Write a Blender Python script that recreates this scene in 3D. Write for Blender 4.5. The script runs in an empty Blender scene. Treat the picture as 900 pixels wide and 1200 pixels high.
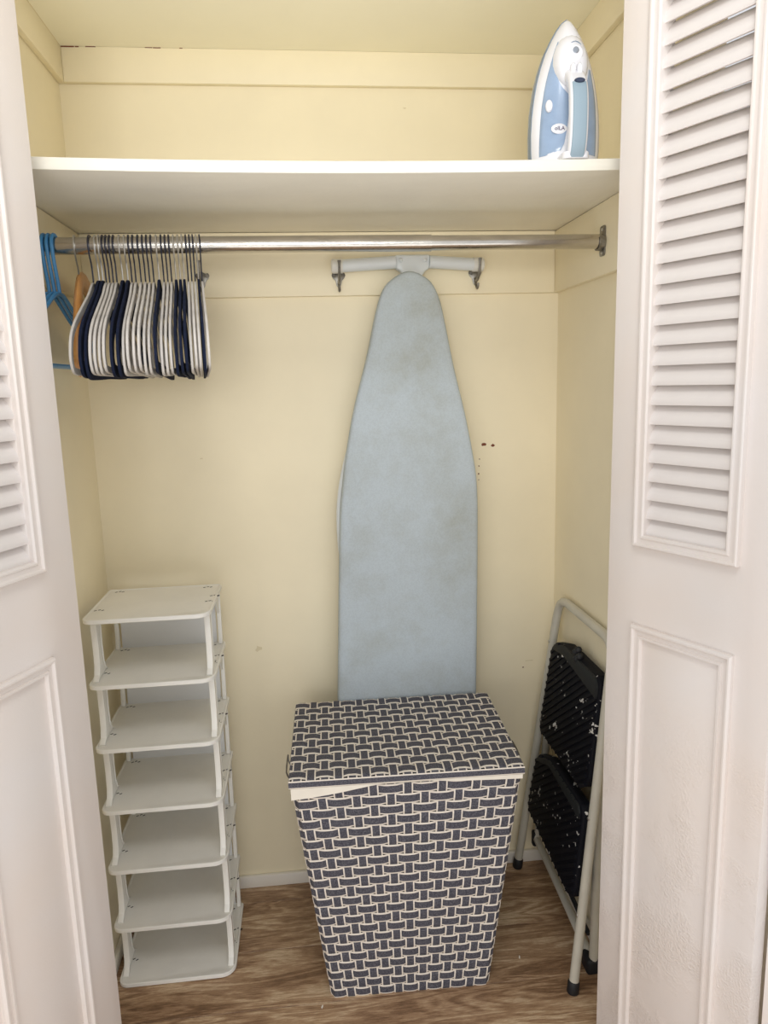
import bpy, bmesh, math, random
from math import sin, cos, pi, radians, sqrt, atan2
from mathutils import Vector, Matrix, noise

random.seed(7)
SC = bpy.context.scene
COL = SC.collection

# ------------------------------------------------------------------ camera
CAM = Vector((0.5279, -1.8953, 1.40))
PITCH, YAW, ROLL, FPX = 0.1763, 0.1028, -0.0278, 857.12
fw = Vector((sin(YAW) * cos(PITCH), cos(YAW) * cos(PITCH), -sin(PITCH)))
rt = Vector((cos(YAW), -sin(YAW), 0))
up = rt.cross(fw)
r2 = cos(ROLL) * rt + sin(ROLL) * up
u2 = -sin(ROLL) * rt + cos(ROLL) * up
cd = bpy.data.cameras.new('camera')
cd.sensor_fit = 'VERTICAL'
cd.sensor_height = 36.0
cd.lens = FPX / 1200.0 * 36.0
cd.clip_start = 0.02
co = bpy.data.objects.new('camera', cd)
COL.objects.link(co)
co.matrix_world = Matrix(((r2.x, u2.x, -fw.x, CAM.x), (r2.y, u2.y, -fw.y, CAM.y), (r2.z, u2.z, -fw.z, CAM.z), (0, 0, 0, 1)))
SC.camera = co

# ------------------------------------------------------------------ light
wd = bpy.data.worlds.new('world')
SC.world = wd
wd.use_nodes = True
wd.node_tree.nodes['Background'].inputs[0].default_value = (0.96, 0.985, 1.03, 1)
wd.node_tree.nodes['Background'].inputs[1].default_value = 0.72


def area(name, loc, target, sx, sy, power, color, spread=180):
    l = bpy.data.lights.new(name, 'AREA')
    l.shape = 'RECTANGLE'
    l.size, l.size_y, l.energy, l.color = sx, sy, power, color
    l.spread = radians(spread)
    o = bpy.data.objects.new(name, l)
    COL.objects.link(o)
    o.location = loc
    o.rotation_euler = (Vector(target) - Vector(loc)).to_track_quat('-Z', 'Y').to_euler()
    return o


area('upward_fill_light', (0.45, -2.3, 1.60), (0.6, 0, 2.38), 0.8, 0.4, 3.5, (1.0, 0.99, 0.96), 75)  # added upward fill that lifts the closet ceiling and upper wall, no known lamp
area('room_ceiling_light', (0.55, -1.9, 2.7), (0.58, -0.9, 0.0), 0.6, 0.6, 8, (1.0, 0.99, 0.97))
area('low_fill_light', (0.4, -1.9, 0.42), (0.6, 0, 0.8), 2.4, 0.8, 7, (1.0, 0.985, 0.97))  # added low fill for shelf underside, ceiling and lower doors, not a real window
SC.view_settings.view_transform = 'Standard'
SC.view_settings.look = 'None'
SC.view_settings.gamma = 1.0
SC.view_settings.use_curve_mapping = False
SC.view_settings.exposure = 0.15


# ------------------------------------------------------------------ materials
def lin(c):
    return tuple(((v / 255) / 12.92 if v / 255 <= 0.04045 else ((v / 255 + 0.055) / 1.055) ** 2.4) for v in c) + (1,)


def mat(name, rgb, rough=0.6, metal=0.0, var=0.0, vscale=6.0, bump=0.0, bscale=200.0, rgb2=None, spec=0.5, stretch=None, coat=0.0):
    m = bpy.data.materials.new(name)
    m.use_nodes = True
    nt = m.node_tree
    b = nt.nodes['Principled BSDF']
    b.inputs['Base Color'].default_value = lin(rgb)
    b.inputs['Roughness'].default_value = rough
    b.inputs['Metallic'].default_value = metal
    b.inputs['Specular IOR Level'].default_value = spec
    b.inputs['Coat Weight'].default_value = coat
    tc = nt.nodes.new('ShaderNodeTexCoord')
    src = tc.outputs['Object']
    if stretch:
        mp = nt.nodes.new('ShaderNodeMapping')
        mp.inputs['Scale'].default_value = stretch
        nt.links.new(src, mp.inputs['Vector'])
        src = mp.outputs['Vector']
    if var > 0 or rgb2:
        n = nt.nodes.new('ShaderNodeTexNoise')
        n.inputs['Scale'].default_value = vscale
        n.inputs['Detail'].default_value = 6
        n.inputs['Roughness'].default_value = 0.6
        nt.links.new(src, n.inputs['Vector'])
        r = nt.nodes.new('ShaderNodeValToRGB')
        r.color_ramp.elements[0].position = 0.3
        r.color_ramp.elements[1].position = 0.7
        c2 = rgb2 if rgb2 else tuple(max(0, v * (1 - var)) for v in rgb)
        r.color_ramp.elements[0].color = lin(c2)
        r.color_ramp.elements[1].color = lin(rgb)
        nt.links.new(n.outputs['Fac'], r.inputs['Fac'])
        nt.links.new(r.outputs['Color'], b.inputs['Base Color'])
    if bump > 0:
        n2 = nt.nodes.new('ShaderNodeTexNoise')
        n2.inputs['Scale'].default_value = bscale
        n2.inputs['Detail'].default_value = 4
        nt.links.new(src, n2.inputs['Vector'])
        bp = nt.nodes.new('ShaderNodeBump')
        bp.inputs['Strength'].default_value = bump
        bp.inputs['Distance'].default_value = 0.002
        nt.links.new(n2.outputs['Fac'], bp.inputs['Height'])
        nt.links.new(bp.outputs['Normal'], b.inputs['Normal'])
    return m


M = {}
M['wall'] = mat('cream_wall_paint', (248, 236, 204), 0.55, var=0.035, vscale=3.0, bump=0.12, bscale=60)
M['ceiling'] = mat('ceiling_paint', (252, 246, 222), 0.6, var=0.02, vscale=3.0, bump=0.1, bscale=60)
M['shelf'] = mat('shelf_paint', (242, 237, 222), 0.5, var=0.02, vscale=8, bump=0.25, bscale=70)
M['base'] = mat('baseboard_paint', (238, 232, 220), 0.45)
M['slat'] = mat('slat_paint', (234, 227, 222), 0.42, var=0.02, vscale=12)
M['board'] = None
M['white'] = mat('white_enamel', (226, 230, 230), 0.35)
M['whitecap'] = mat('white_rubber', (232, 230, 222), 0.6)
M['iron_white'] = mat('iron_white_plastic', (234, 234, 238), 0.22, coat=0.3)
M['iron_blue'] = mat('iron_blue_tank', (156, 178, 206), 0.25, var=0.10, vscale=14, coat=0.4)
M['iron_grip'] = mat('iron_grip_rubber', (148, 168, 180), 0.5)
M['iron_skirt'] = mat('iron_skirt_plastic', (122, 140, 160), 0.4)
M['steel'] = mat('soleplate_steel', (176, 182, 190), 0.3, metal=0.9)
M['dark'] = mat('dark_button', (52, 62, 84), 0.4)
M['ink'] = mat('label_ink', (70, 58, 92), 0.5)
M['chrome'] = mat('rod_chrome', (214, 208, 198), 0.22, metal=1.0, var=0.12, vscale=9, bump=0.08, bscale=40, stretch=(1.5, 6, 6))
M['wire'] = mat('hook_silver_wire', (214, 212, 208), 0.3, metal=0.9)
M['wire_dark'] = mat('hook_dark_wire', (70, 72, 84), 0.4, metal=0.7)
M['grey_velvet'] = mat('grey_velvet', (214, 208, 200), 0.85, var=0.08, vscale=25)
M['navy_velvet'] = mat('navy_velvet', (30, 38, 62), 0.95, var=0.3, vscale=60, spec=0.2)
M['blue_plastic'] = mat('blue_plastic', (70, 142, 196), 0.35)
M['wood_hanger'] = mat('varnished_wood', (222, 166, 100), 0.35, rgb2=(196, 132, 70), vscale=10, stretch=(12, 1, 3))
M['pewter'] = mat('hook_pewter', (158, 154, 146), 0.42, metal=0.85, var=0.3, vscale=80)
M['rack'] = mat('rack_plastic', (243, 240, 231), 0.45, var=0.03, vscale=10)
M['rack_back'] = mat('rack_back_plastic', (226, 226, 224), 0.45)
M['slot'] = mat('slot_dark', (40, 38, 36), 0.8)
M['stool'] = mat('stool_enamel', (205, 200, 184), 0.4, var=0.06, vscale=14)
M['rubber'] = mat('black_rubber', (26, 27, 30), 0.6)
M['liner'] = mat('cream_liner_cloth', (246, 238, 222), 0.9, var=0.04, vscale=20)
M['basket_core'] = mat('basket_core', (46, 44, 48), 0.9)
M['chip'] = mat('chipped_paint', (120, 66, 44), 0.8)
M['smudge'] = mat('wall_scuff', (226, 212, 176), 0.7)
M['grip_black'] = mat('tread_lip_black', (34, 36, 36), 0.65, spec=0.3)
M['debris'] = mat('paper_crumb', (240, 235, 225), 0.8)
M['plaster'] = mat('room_wall_paint', (236, 228, 218), 0.6)


def nodes(m):
    nt = m.node_tree
    return nt, nt.nodes['Principled BSDF']


def door_mat(name, blister):
    m = mat(name, (238, 231, 226), 0.42)
    nt, b = nodes(m)
    N, L = nt.nodes.new, nt.links.new
    tc = N('ShaderNodeTexCoord')
    # broad, faint yellowing of the old paint
    n = N('ShaderNodeTexNoise'); n.inputs['Scale'].default_value = 3.5; n.inputs['Detail'].default_value = 4
    L(tc.outputs['Object'], n.inputs['Vector'])
    r = N('ShaderNodeValToRGB')
    r.color_ramp.elements[0].position = 0.35; r.color_ramp.elements[1].position = 0.7
    r.color_ramp.elements[0].color = lin((234, 227, 222)); r.color_ramp.elements[1].color = lin((234, 222, 212))
    L(n.outputs['Fac'], r.inputs['Fac']); L(r.outputs['Color'], b.inputs['Base Color'])
    # crackled, blistered paint in a patch of the lower panel + brush grain everywhere
    v = N('ShaderNodeTexNoise'); v.inputs['Scale'].default_value = 260; v.inputs['Detail'].default_value = 3
    L(tc.outputs['Object'], v.inputs['Vector'])
    n2 = N('ShaderNodeTexNoise'); n2.inputs['Scale'].default_value = 7; n2.inputs['Detail'].default_value = 5
    L(tc.outputs['Object'], n2.inputs['Vector'])
    sep = N('ShaderNodeSeparateXYZ'); L(tc.outputs['Object'], sep.inputs[0])
    mz = N('ShaderNodeMapRange'); mz.inputs[1].default_value = 0.86; mz.inputs[2].default_value = 0.62
    L(sep.outputs['Z'], mz.inputs[0])
    mr = N('ShaderNodeMapRange'); mr.inputs[1].default_value = 0.46; mr.inputs[2].default_value = 0.56
    L(n2.outputs['Fac'], mr.inputs[0])
    mu = N('ShaderNodeMath'); mu.operation = 'MULTIPLY'; L(mr.outputs[0], mu.inputs[0]); L(mz.outputs[0], mu.inputs[1])
    ad = N('ShaderNodeMath'); ad.operation = 'MULTIPLY_ADD'; L(mu.outputs[0], ad.inputs[0]); ad.inputs[1].default_value = blister; ad.inputs[2].default_value = 0.03
    mh = N('ShaderNodeMath'); mh.operation = 'MULTIPLY'; L(v.outputs['Fac'], mh.inputs[0]); L(ad.outputs[0], mh.inputs[1])
    bp = N('ShaderNodeBump'); bp.inputs['Strength'].default_value = 0.9; bp.inputs['Distance'].default_value = 0.006
    L(mh.outputs[0], bp.inputs['Height']); L(bp.outputs['Normal'], b.inputs['Normal'])
    return m


M['door'] = door_mat('door_paint', 0.0)
M['door_blistered'] = door_mat('blistered_door_paint', 0.38)


def plank_mat():
    m = mat('oak_vinyl_plank', (150, 118, 88), 0.42)
    nt, b = nodes(m)
    N, L = nt.nodes.new, nt.links.new
    tc = N('ShaderNodeTexCoord')
    oi = N('ShaderNodeObjectInfo')
    of = N('ShaderNodeVectorMath'); of.operation = 'SCALE'; of.inputs['Scale'].default_value = 9.0
    cb = N('ShaderNodeCombineXYZ'); L(oi.outputs['Random'], cb.inputs[0]); L(oi.outputs['Random'], cb.inputs[1])
    L(cb.outputs[0], of.inputs[0])
    av = N('ShaderNodeVectorMath'); L(tc.outputs['Object'], av.inputs[0]); L(of.outputs[0], av.inputs[1])
    mp = N('ShaderNodeMapping'); mp.inputs['Scale'].default_value = (1.3, 8, 1)
    L(av.outputs[0], mp.inputs['Vector'])
    w = N('ShaderNodeTexNoise'); w.inputs['Scale'].default_value = 2.2; w.inputs['Detail'].default_value = 5; w.inputs['Distortion'].default_value = 0.9
    L(mp.outputs[0], w.inputs['Vector'])
    mu = N('ShaderNodeMath'); mu.operation = 'MULTIPLY'; mu.inputs[1].default_value = 40; L(w.outputs['Fac'], mu.inputs[0])
    sn = N('ShaderNodeMath'); sn.operation = 'SINE'; L(mu.outputs[0], sn.inputs[0])
    mp2 = N('ShaderNodeMapping'); mp2.inputs['Scale'].default_value = (9, 75, 1)
    L(av.outputs[0], mp2.inputs['Vector'])
    g = N('ShaderNodeTexNoise'); g.inputs['Scale'].default_value = 3; g.inputs['Detail'].default_value = 8; g.inputs['Roughness'].default_value = 0.8
    L(mp2.outputs[0], g.inputs['Vector'])
    a1 = N('ShaderNodeMath'); a1.operation = 'MULTIPLY_ADD'; L(sn.outputs[0], a1.inputs[0]); a1.inputs[1].default_value = 0.10; L(g.outputs['Fac'], a1.inputs[2])
    mp3 = N('ShaderNodeMapping'); mp3.inputs['Scale'].default_value = (2.2, 7, 1)
    L(av.outputs[0], mp3.inputs['Vector'])
    bl = N('ShaderNodeTexNoise'); bl.inputs['Scale'].default_value = 1.6; bl.inputs['Detail'].default_value = 3
    L(mp3.outputs[0], bl.inputs['Vector'])
    a2 = N('ShaderNodeMath'); a2.operation = 'MULTIPLY_ADD'; L(bl.outputs['Fac'], a2.inputs[0]); a2.inputs[1].default_value = 0.7; L(a1.outputs[0], a2.inputs[2])
    rm = N('ShaderNodeMapRange'); rm.inputs[1].default_value = 0.52; rm.inputs[2].default_value = 1.16; L(a2.outputs[0], rm.inputs[0])
    r = N('ShaderNodeValToRGB')
    e = r.color_ramp.elements
    e[0].position = 0.0; e[0].color = lin((96, 72, 50))
    e[1].position = 1.0; e[1].color = lin((226, 202, 168))
    for p, c in ((0.3, (138, 106, 78)), (0.6, (176, 143, 110))):
        k = e.new(p); k.color = lin(c)
    L(rm.outputs[0], r.inputs['Fac'])
    L(r.outputs['Color'], b.inputs['Base Color'])
    bp = N('ShaderNodeBump'); bp.inputs['Strength'].default_value = 0.25; bp.inputs['Distance'].default_value = 0.001
    L(g.outputs['Fac'], bp.inputs['Height']); L(bp.outputs['Normal'], b.inputs['Normal'])
    return m


M['plank'] = plank_mat()


def board_mat():
    m = mat('ironing_cover_cloth', (186, 199, 206), 0.85)
    nt, b = nodes(m)
    N, L = nt.nodes.new, nt.links.new
    tc = N('ShaderNodeTexCoord')
    n = N('ShaderNodeTexNoise'); n.inputs['Scale'].default_value = 5.5; n.inputs['Detail'].default_value = 7; n.inputs['Roughness'].default_value = 0.65
    L(tc.outputs['Object'], n.inputs['Vector'])
    r = N('ShaderNodeValToRGB')
    r.color_ramp.elements[0].position = 0.28; r.color_ramp.elements[0].color = lin((174, 178, 172))
    r.color_ramp.elements[1].position = 0.56; r.color_ramp.elements[1].color = lin((192, 202, 207))
    k = r.color_ramp.elements.new(0.42); k.color = lin((184, 192, 193))
    L(n.outputs['Fac'], r.inputs['Fac'])
    # fine cloth speckle
    n2 = N('ShaderNodeTexNoise'); n2.inputs['Scale'].default_value = 260; n2.inputs['Detail'].default_value = 2
    L(tc.outputs['Object'], n2.inputs['Vector'])
    mx = N('ShaderNodeMix'); mx.data_type = 'RGBA'; mx.blend_type = 'MULTIPLY'; mx.inputs[0].default_value = 0.25
    L(r.outputs['Color'], mx.inputs[6])
    r2_ = N('ShaderNodeValToRGB'); r2_.color_ramp.elements[0].position = 0.35; r2_.color_ramp.elements[1].position = 0.6
    r2_.color_ramp.elements[0].color = (0.7, 0.7, 0.7, 1)
    L(n2.outputs['Fac'], r2_.inputs['Fac']); L(r2_.outputs['Color'], mx.inputs[7])
    L(mx.outputs[2], b.inputs['Base Color'])
    n3 = N('ShaderNodeTexNoise'); n3.inputs['Scale'].default_value = 14; n3.inputs['Detail'].default_value = 6
    L(tc.outputs['Object'], n3.inputs['Vector'])
    bp = N('ShaderNodeBump'); bp.inputs['Strength'].default_value = 0.25; bp.inputs['Distance'].default_value = 0.004
    L(n3.outputs['Fac'], bp.inputs['Height']); L(bp.outputs['Normal'], b.inputs['Normal'])
    return m


M['board'] = board_mat()


def strap_mat():
    """woven tape: charcoal middle, cream cord at both edges (UV.y runs across the tape)"""
    m = mat('woven_tape', (80, 80, 88), 0.85)
    nt, b = nodes(m)
    N, L = nt.nodes.new, nt.links.new
    uv = N('ShaderNodeUVMap')
    sp = N('ShaderNodeSeparateXYZ'); L(uv.outputs['UV'], sp.inputs[0])
    s1 = N('ShaderNodeMath'); s1.operation = 'SUBTRACT'; s1.inputs[1].default_value = 0.5; L(sp.outputs['Y'], s1.inputs[0])
    ab = N('ShaderNodeMath'); ab.operation = 'ABSOLUTE'; L(s1.outputs[0], ab.inputs[0])
    gt = N('ShaderNodeMapRange'); gt.inputs[1].default_value = 0.345; gt.inputs[2].default_value = 0.375; L(ab.outputs[0], gt.inputs[0])
    tc = N('ShaderNodeTexCoord')
    n = N('ShaderNodeTexNoise'); n.inputs['Scale'].default_value = 420; n.inputs['Detail'].default_value = 2
    L(tc.outputs['Object'], n.inputs['Vector'])
    r = N('ShaderNodeValToRGB')
    r.color_ramp.elements[0].position = 0.38; r.color_ramp.elements[0].color = lin((62, 62, 72))
    r.color_ramp.elements[1].position = 0.68; r.color_ramp.elements[1].color = lin((104, 102, 108))
    L(n.outputs['Fac'], r.inputs['Fac'])
    mx = N('ShaderNodeMix'); mx.data_type = 'RGBA'; L(gt.outputs[0], mx.inputs[0]); L(r.outputs['Color'], mx.inputs[6])
    mx.inputs[7].default_value = lin((236, 226, 212))
    L(mx.outputs[2], b.inputs['Base Color'])
    bp = N('ShaderNodeBump'); bp.inputs['Strength'].default_value = 0.3; bp.inputs['Distance'].default_value = 0.001
    L(n.outputs['Fac'], bp.inputs['Height']); L(bp.outputs['Normal'], b.inputs['Normal'])
    return m


M['strap'] = strap_mat()


def tread_mat():
    m = mat('black_tread_with_paint_spots', (22, 23, 26), 0.7, spec=0.2)
    nt, b = nodes(m)
    N, L = nt.nodes.new, nt.links.new
    tc = N('ShaderNodeTexCoord')
    n = N('ShaderNodeTexNoise'); n.inputs['Scale'].default_value = 62; n.inputs['Detail'].default_value = 3
    L(tc.outputs['Object'], n.inputs['Vector'])
    n2 = N('ShaderNodeTexNoise'); n2.inputs['Scale'].default_value = 11; n2.inputs['Detail'].default_value = 1
    L(tc.outputs['Object'], n2.inputs['Vector'])
    ad = N('ShaderNodeMath'); ad.operation = 'MULTIPLY_ADD'; L(n2.outputs['Fac'], ad.inputs[0]); ad.inputs[1].default_value = 0.5; L(n.outputs['Fac'], ad.inputs[2])
    mr = N('ShaderNodeMapRange'); mr.inputs[1].default_value = 0.945; mr.inputs[2].default_value = 0.96; L(ad.outputs[0], mr.inputs[0])
    mx = N('ShaderNodeMix'); mx.data_type = 'RGBA'; L(mr.outputs[0], mx.inputs[0])
    mx.inputs[6].default_value = lin((11, 12, 20)); mx.inputs[7].default_value = lin((215, 212, 205))
    L(mx.outputs[2], b.inputs['Base Color'])
    return m


M['tread'] = tread_mat()


# ------------------------------------------------------------------ mesh helpers
class MB:
    def __init__(s):
        s.v, s.f, s.uv = [], [], {}

    def add(s, vs, fs):
        o = len(s.v)
        s.v += [Vector(p) for p in vs]
        s.f += [tuple(i + o for i in f) for f in fs]
        return s

    def box(s, x0, x1, y0, y1, z0, z1):
        return s.add([(x0, y0, z0), (x1, y0, z0), (x1, y1, z0), (x0, y1, z0), (x0, y0, z1), (x1, y0, z1), (x1, y1, z1), (x0, y1, z1)],
                     [(0, 3, 2, 1), (4, 5, 6, 7), (0, 1, 5, 4), (1, 2, 6, 5), (2, 3, 7, 6), (3, 0, 4, 7)])

    def tube(s, path, rad, n=8, closed=False, flat=None):
        """round tube along a path; flat=(normal, half_w, half_t) sweeps a rectangle instead"""
        P = [Vector(p) for p in path]
        m = len(P)
        rings = []
        prev = None
        for i in range(m):
            a = P[(i - 1) % m] if (closed or i > 0) else P[0]
            c = P[(i + 1) % m] if (closed or i < m - 1) else P[-1]
            t = (c - a).normalized()
            if flat:
                nx = Vector(flat[0]); b_ = t.cross(nx).normalized()
                hw, ht = flat[1], flat[2]
                ring = [P[i] + b_ * hw + nx * ht, P[i] - b_ * hw + nx * ht, P[i] - b_ * hw - nx * ht, P[i] + b_ * hw - nx * ht]
            else:
                if prev is None:
                    ref = Vector((0, 0, 1)) if abs(t.z) < 0.9 else Vector((1, 0, 0))
                    nx = t.cross(ref).normalized()
                else:
                    nx = (prev - t * prev.dot(t)).normalized()
                prev = nx
                b_ = t.cross(nx)
                r = rad[i] if isinstance(rad, (list, tuple)) else rad
                ring = [P[i] + (nx * cos(2 * pi * k / n) + b_ * sin(2 * pi * k / n)) * r for k in range(n)]
            rings.append(ring)
        nn = len(rings[0])
        vs = [p for r in rings for p in r]
        fs = []
        for i in range(m if closed else m - 1):
            j = (i + 1) % m
            for k in range(nn):
                fs.append((i * nn + k, i * nn + (k + 1) % nn, j * nn + (k + 1) % nn, j * nn + k))
        if not closed:
            fs.append(tuple(range(nn))[::-1])
            fs.append(tuple((m - 1) * nn + k for k in range(nn)))
        return s.add(vs, fs)

    def prism(s, poly, to3, t0, t1):
        """poly: 2D points; to3(u,v,t) -> 3D"""
        n = len(poly)
        vs = [to3(u, v, t0) for u, v in poly] + [to3(u, v, t1) for u, v in poly]
        fs = [tuple(range(n))[::-1], tuple(range(n, 2 * n))]
        fs += [(k, (k + 1) % n, n + (k + 1) % n, n + k) for k in range(n)]
        return s.add(vs, fs)

    def loft(s, rings, cap=True, closed=True):
        n = len(rings[0])
        vs = [p for r in rings for p in r]
        fs = []
        for i in range(len(rings) - 1):
            for k in range(n if closed else n - 1):
                fs.append((i * n + k, i * n + (k + 1) % n, (i + 1) * n + (k + 1) % n, (i + 1) * n + k))
        if cap:
            fs.append(tuple(range(n))[::-1])
            fs.append(tuple((len(rings) - 1) * n + k for k in range(n)))
        return s.add(vs, fs)

    def ball(s, c, r, n=10, m=6, sc=(1, 1, 1)):
        rings = []
        for i in range(m + 1):
            a = -pi / 2 + pi * i / m
            rr = max(cos(a), 0.02)
            rings.append([Vector((c[0] + r * sc[0] * rr * cos(2 * pi * k / n), c[1] + r * sc[1] * rr * sin(2 * pi * k / n), c[2] + r * sc[2] * sin(a))) for k in range(n)])
        return s.loft(rings)

    def mesh(s, name, m, bevel=0.0, smooth=True, seg=2, angle=35):
        me = bpy.data.meshes.new(name)
        me.from_pydata([tuple(p) for p in s.v], [], s.f)
        bm = bmesh.new(); bm.from_mesh(me)
        bmesh.ops.recalc_face_normals(bm, faces=bm.faces)
        if bevel > 0:
            ed = [e for e in bm.edges if len(e.link_faces) == 2 and e.calc_face_angle(0) > radians(30)]
            bmesh.ops.bevel(bm, geom=ed, offset=bevel, segments=seg, profile=0.5, affect='EDGES', clamp_overlap=True)
        bm.to_mesh(me); bm.free()
        me.materials.append(m)
        if smooth:
            for p in me.polygons: p.use_smooth = True
            me.set_sharp_from_angle(angle=radians(angle))
        return me

    def build(s, name, m, parent=None, bevel=0.0, smooth=True, seg=2, loc=None, angle=35):
        me = s.mesh(name, m, bevel, smooth, seg, angle)
        return link(name, me, parent, loc)


def link(name, me, parent=None, loc=None):
    o = bpy.data.objects.new(name, me)
    COL.objects.link(o)
    if parent: o.parent = parent
    if loc: o.location = loc
    return o


def tag(o, label, cat=None, group=None, kind=None):
    o['label'] = label
    if cat: o['category'] = cat
    if group: o['group'] = group
    if kind: o['kind'] = kind
    return o


def empty(name, loc, rz=0.0):
    o = bpy.data.objects.new(name, None)
    o.empty_display_size = 0.05
    COL.objects.link(o)
    o.location = loc
    o.rotation_euler = (0, 0, rz)
    return o


def rrect(x0, x1, y0, y1, rads, n=5):
    """rounded rectangle; rads for corners (x0y0, x1y0, x1y1, x0y1)"""
    pts = []
    for (cx, cy, a0), r in zip(((x0, y0, pi), (x1, y0, 1.5 * pi), (x1, y1, 0), (x0, y1, 0.5 * pi)), rads):
        sx = 1 if cx == x0 else -1
        sy = 1 if cy == y0 else -1
        if r <= 0:
            pts.append((cx, cy)); continue
        for k in range(n + 1):
            a = a0 + 0.5 * pi * k / n
            pts.append((cx + sx * r + r * cos(a), cy + sy * r + r * sin(a)))
    return pts


def spline(pts, n=6, closed=False):
    """Catmull-Rom through points"""
    P = [Vector(p) for p in pts]
    out = []
    m = len(P)
    for i in range(m if closed else m - 1):
        p0 = P[(i - 1) % m] if (closed or i > 0) else P[i]
        p1, p2 = P[i], P[(i + 1) % m]
        p3 = P[(i + 2) % m] if (closed or i + 2 < m) else p2
        for k in range(n):
            t = k / n
            out.append(0.5 * (2 * p1 + (p2 - p0) * t + (2 * p0 - 5 * p1 + 4 * p2 - p3) * t * t + (3 * p1 - p0 - 3 * p2 + p3) * t ** 3))
    if not closed: out.append(P[-1])
    return out


# ------------------------------------------------------------------ setting
W, YF = 1.1907, -0.60
ZC, ZT, ZL, ZS = 2.168, 2.093, 1.6126, 1.763
T = 0.015
ST = dict(kind='structure')

wb = tag(MB().box(-0.08, W + 0.08, 0, 0.08, 0, 2.4).build('wall_back', M['wall']), 'cream painted back wall of the closet', 'wall', **ST)
wl = tag(MB().box(-0.08, 0, YF, 0, 0, 2.4).build('wall_left', M['wall']), 'cream painted left side wall of the closet', 'wall', **ST)
wr = tag(MB().box(W, W + 0.08, YF, 0, 0, 2.4).build('wall_right', M['wall']), 'cream painted right side wall of the closet', 'wall', **ST)
tag(MB().box(0, W, YF, 0, ZC, 2.4).build('ceiling', M['ceiling']), 'cream painted closet ceiling', 'ceiling', **ST)
# room-side wall around the opening (behind and above the doors)
tag(MB().box(-0.7, -0.17, -0.72, YF, 0, 2.4).build('wall_front_left', M['plaster']), 'plain room wall to the left of the closet opening', 'wall', **ST)
tag(MB().box(1.40, 1.9, -0.72, YF, 0, 2.4).build('wall_front_right', M['plaster']), 'plain room wall to the right of the closet opening', 'wall', **ST)
tag(MB().box(-0.17, 1.40, -0.72, YF, 2.19, 2.4).build('wall_front', M['plaster']), 'plain room wall above the closet opening', 'wall', **ST)

# upper trim boards and the ledger boards under the shelf
tag(MB().box(T, W - T, -T, 0, ZT, ZC).build('trim_1', M['wall'], bevel=0.002), 'cream trim board along the top of the back wall', 'trim', **ST)
tag(MB().box(0, T, YF, 0, ZT, ZC).build('trim_2', M['wall'], bevel=0.002), 'cream trim board along the top of the left wall', 'trim', **ST)
tag(MB().box(W - T, W, YF, 0, ZT, ZC).build('trim_3', M['wall'], bevel=0.002), 'cream trim board along the top of the right wall', 'trim', **ST)
tag(MB().box(T, W - T, -T, 0, ZL, ZS).build('trim_4', M['wall'], bevel=0.002), 'cream ledger board under the shelf on the back wall', 'trim', **ST)
tag(MB().box(0, T, YF, 0, ZL, ZS).build('trim_5', M['wall'], bevel=0.002), 'cream ledger board under the shelf on the left wall', 'trim', **ST)
tag(MB().box(W - T, W, YF, 0, ZL, ZS).build('trim_6', M['wall'], bevel=0.002), 'cream ledger board under the shelf on the right wall', 'trim', **ST)
tag(MB().box(0.012, W - 0.012, -0.012, 0, 0, 0.036).build('baseboard_back', M['base'], bevel=0.003), 'low white baseboard along the back wall', 'baseboard', **ST)
tag(MB().box(0, 0.012, YF, 0, 0, 0.036).build('baseboard_left', M['base'], bevel=0.003), 'low white baseboard along the left wall', 'baseboard', **ST)
tag(MB().box(W - 0.012, W, YF, 0, 0, 0.036).build('baseboard_right', M['base'], bevel=0.003), 'low white baseboard along the right wall', 'baseboard', **ST)

# floor of planks
fl = tag(MB().box(-0.7, 1.9, -2.3, 0.0, -0.03, -0.006).build('floor', M['slot']), 'brown oak-look plank floor', 'floor', **ST)
pw = 0.178
yk = 0.106 - 0.0
rows = []
y1 = -0.072
edges = [0.0, -0.072]
while edges[-1] > -2.2: edges.append(edges[-1] - pw)
plank_cache = {}
rnd = random.Random(3)
for i in range(len(edges) - 1):
    ya, yb = edges[i + 1], edges[i]
    x = -1.49 - rnd.uniform(0, 0.10)
    while x < 1.9:
        x2 = x + 1.45
        a, c = max(x, -0.7), min(x2, 1.9)
        if c - a > 0.02:
            key = (round(c - a, 3), round(yb - ya, 3))
            if key not in plank_cache:
                plank_cache[key] = MB().box(-key[0] / 2 + 0.0006, key[0] / 2 - 0.0006, -key[1] / 2 + 0.0006, key[1] / 2 - 0.0006, -0.006, 0).mesh('plank', M['plank'], bevel=0.0008, seg=1)
            link('plank', plank_cache[key], fl, ((a + c) / 2, (ya + yb) / 2, 0))
        x = x2

# shelf, sagging a little in the middle
SD = 0.5514
mb = MB()
NS = 24
rings = []
for i in range(NS + 1):
    t = i / NS
    x = 0.001 + (W - 0.002) * t
    dz = -0.008 * (1 - (2 * t - 1) ** 2)
    rings.append([Vector((x, -SD, ZS + dz + 0.001)), Vector((x, -0.001, ZS + 0.001)), Vector((x, -0.001, ZS + 0.021)), Vector((x, -SD, ZS + dz + 0.021))])
mb.loft(rings)
sh = tag(mb.build('closet_shelf', M['shelf'], bevel=0.0015), 'cream painted closet shelf sagging above the hanging rod', 'shelf')

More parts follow.
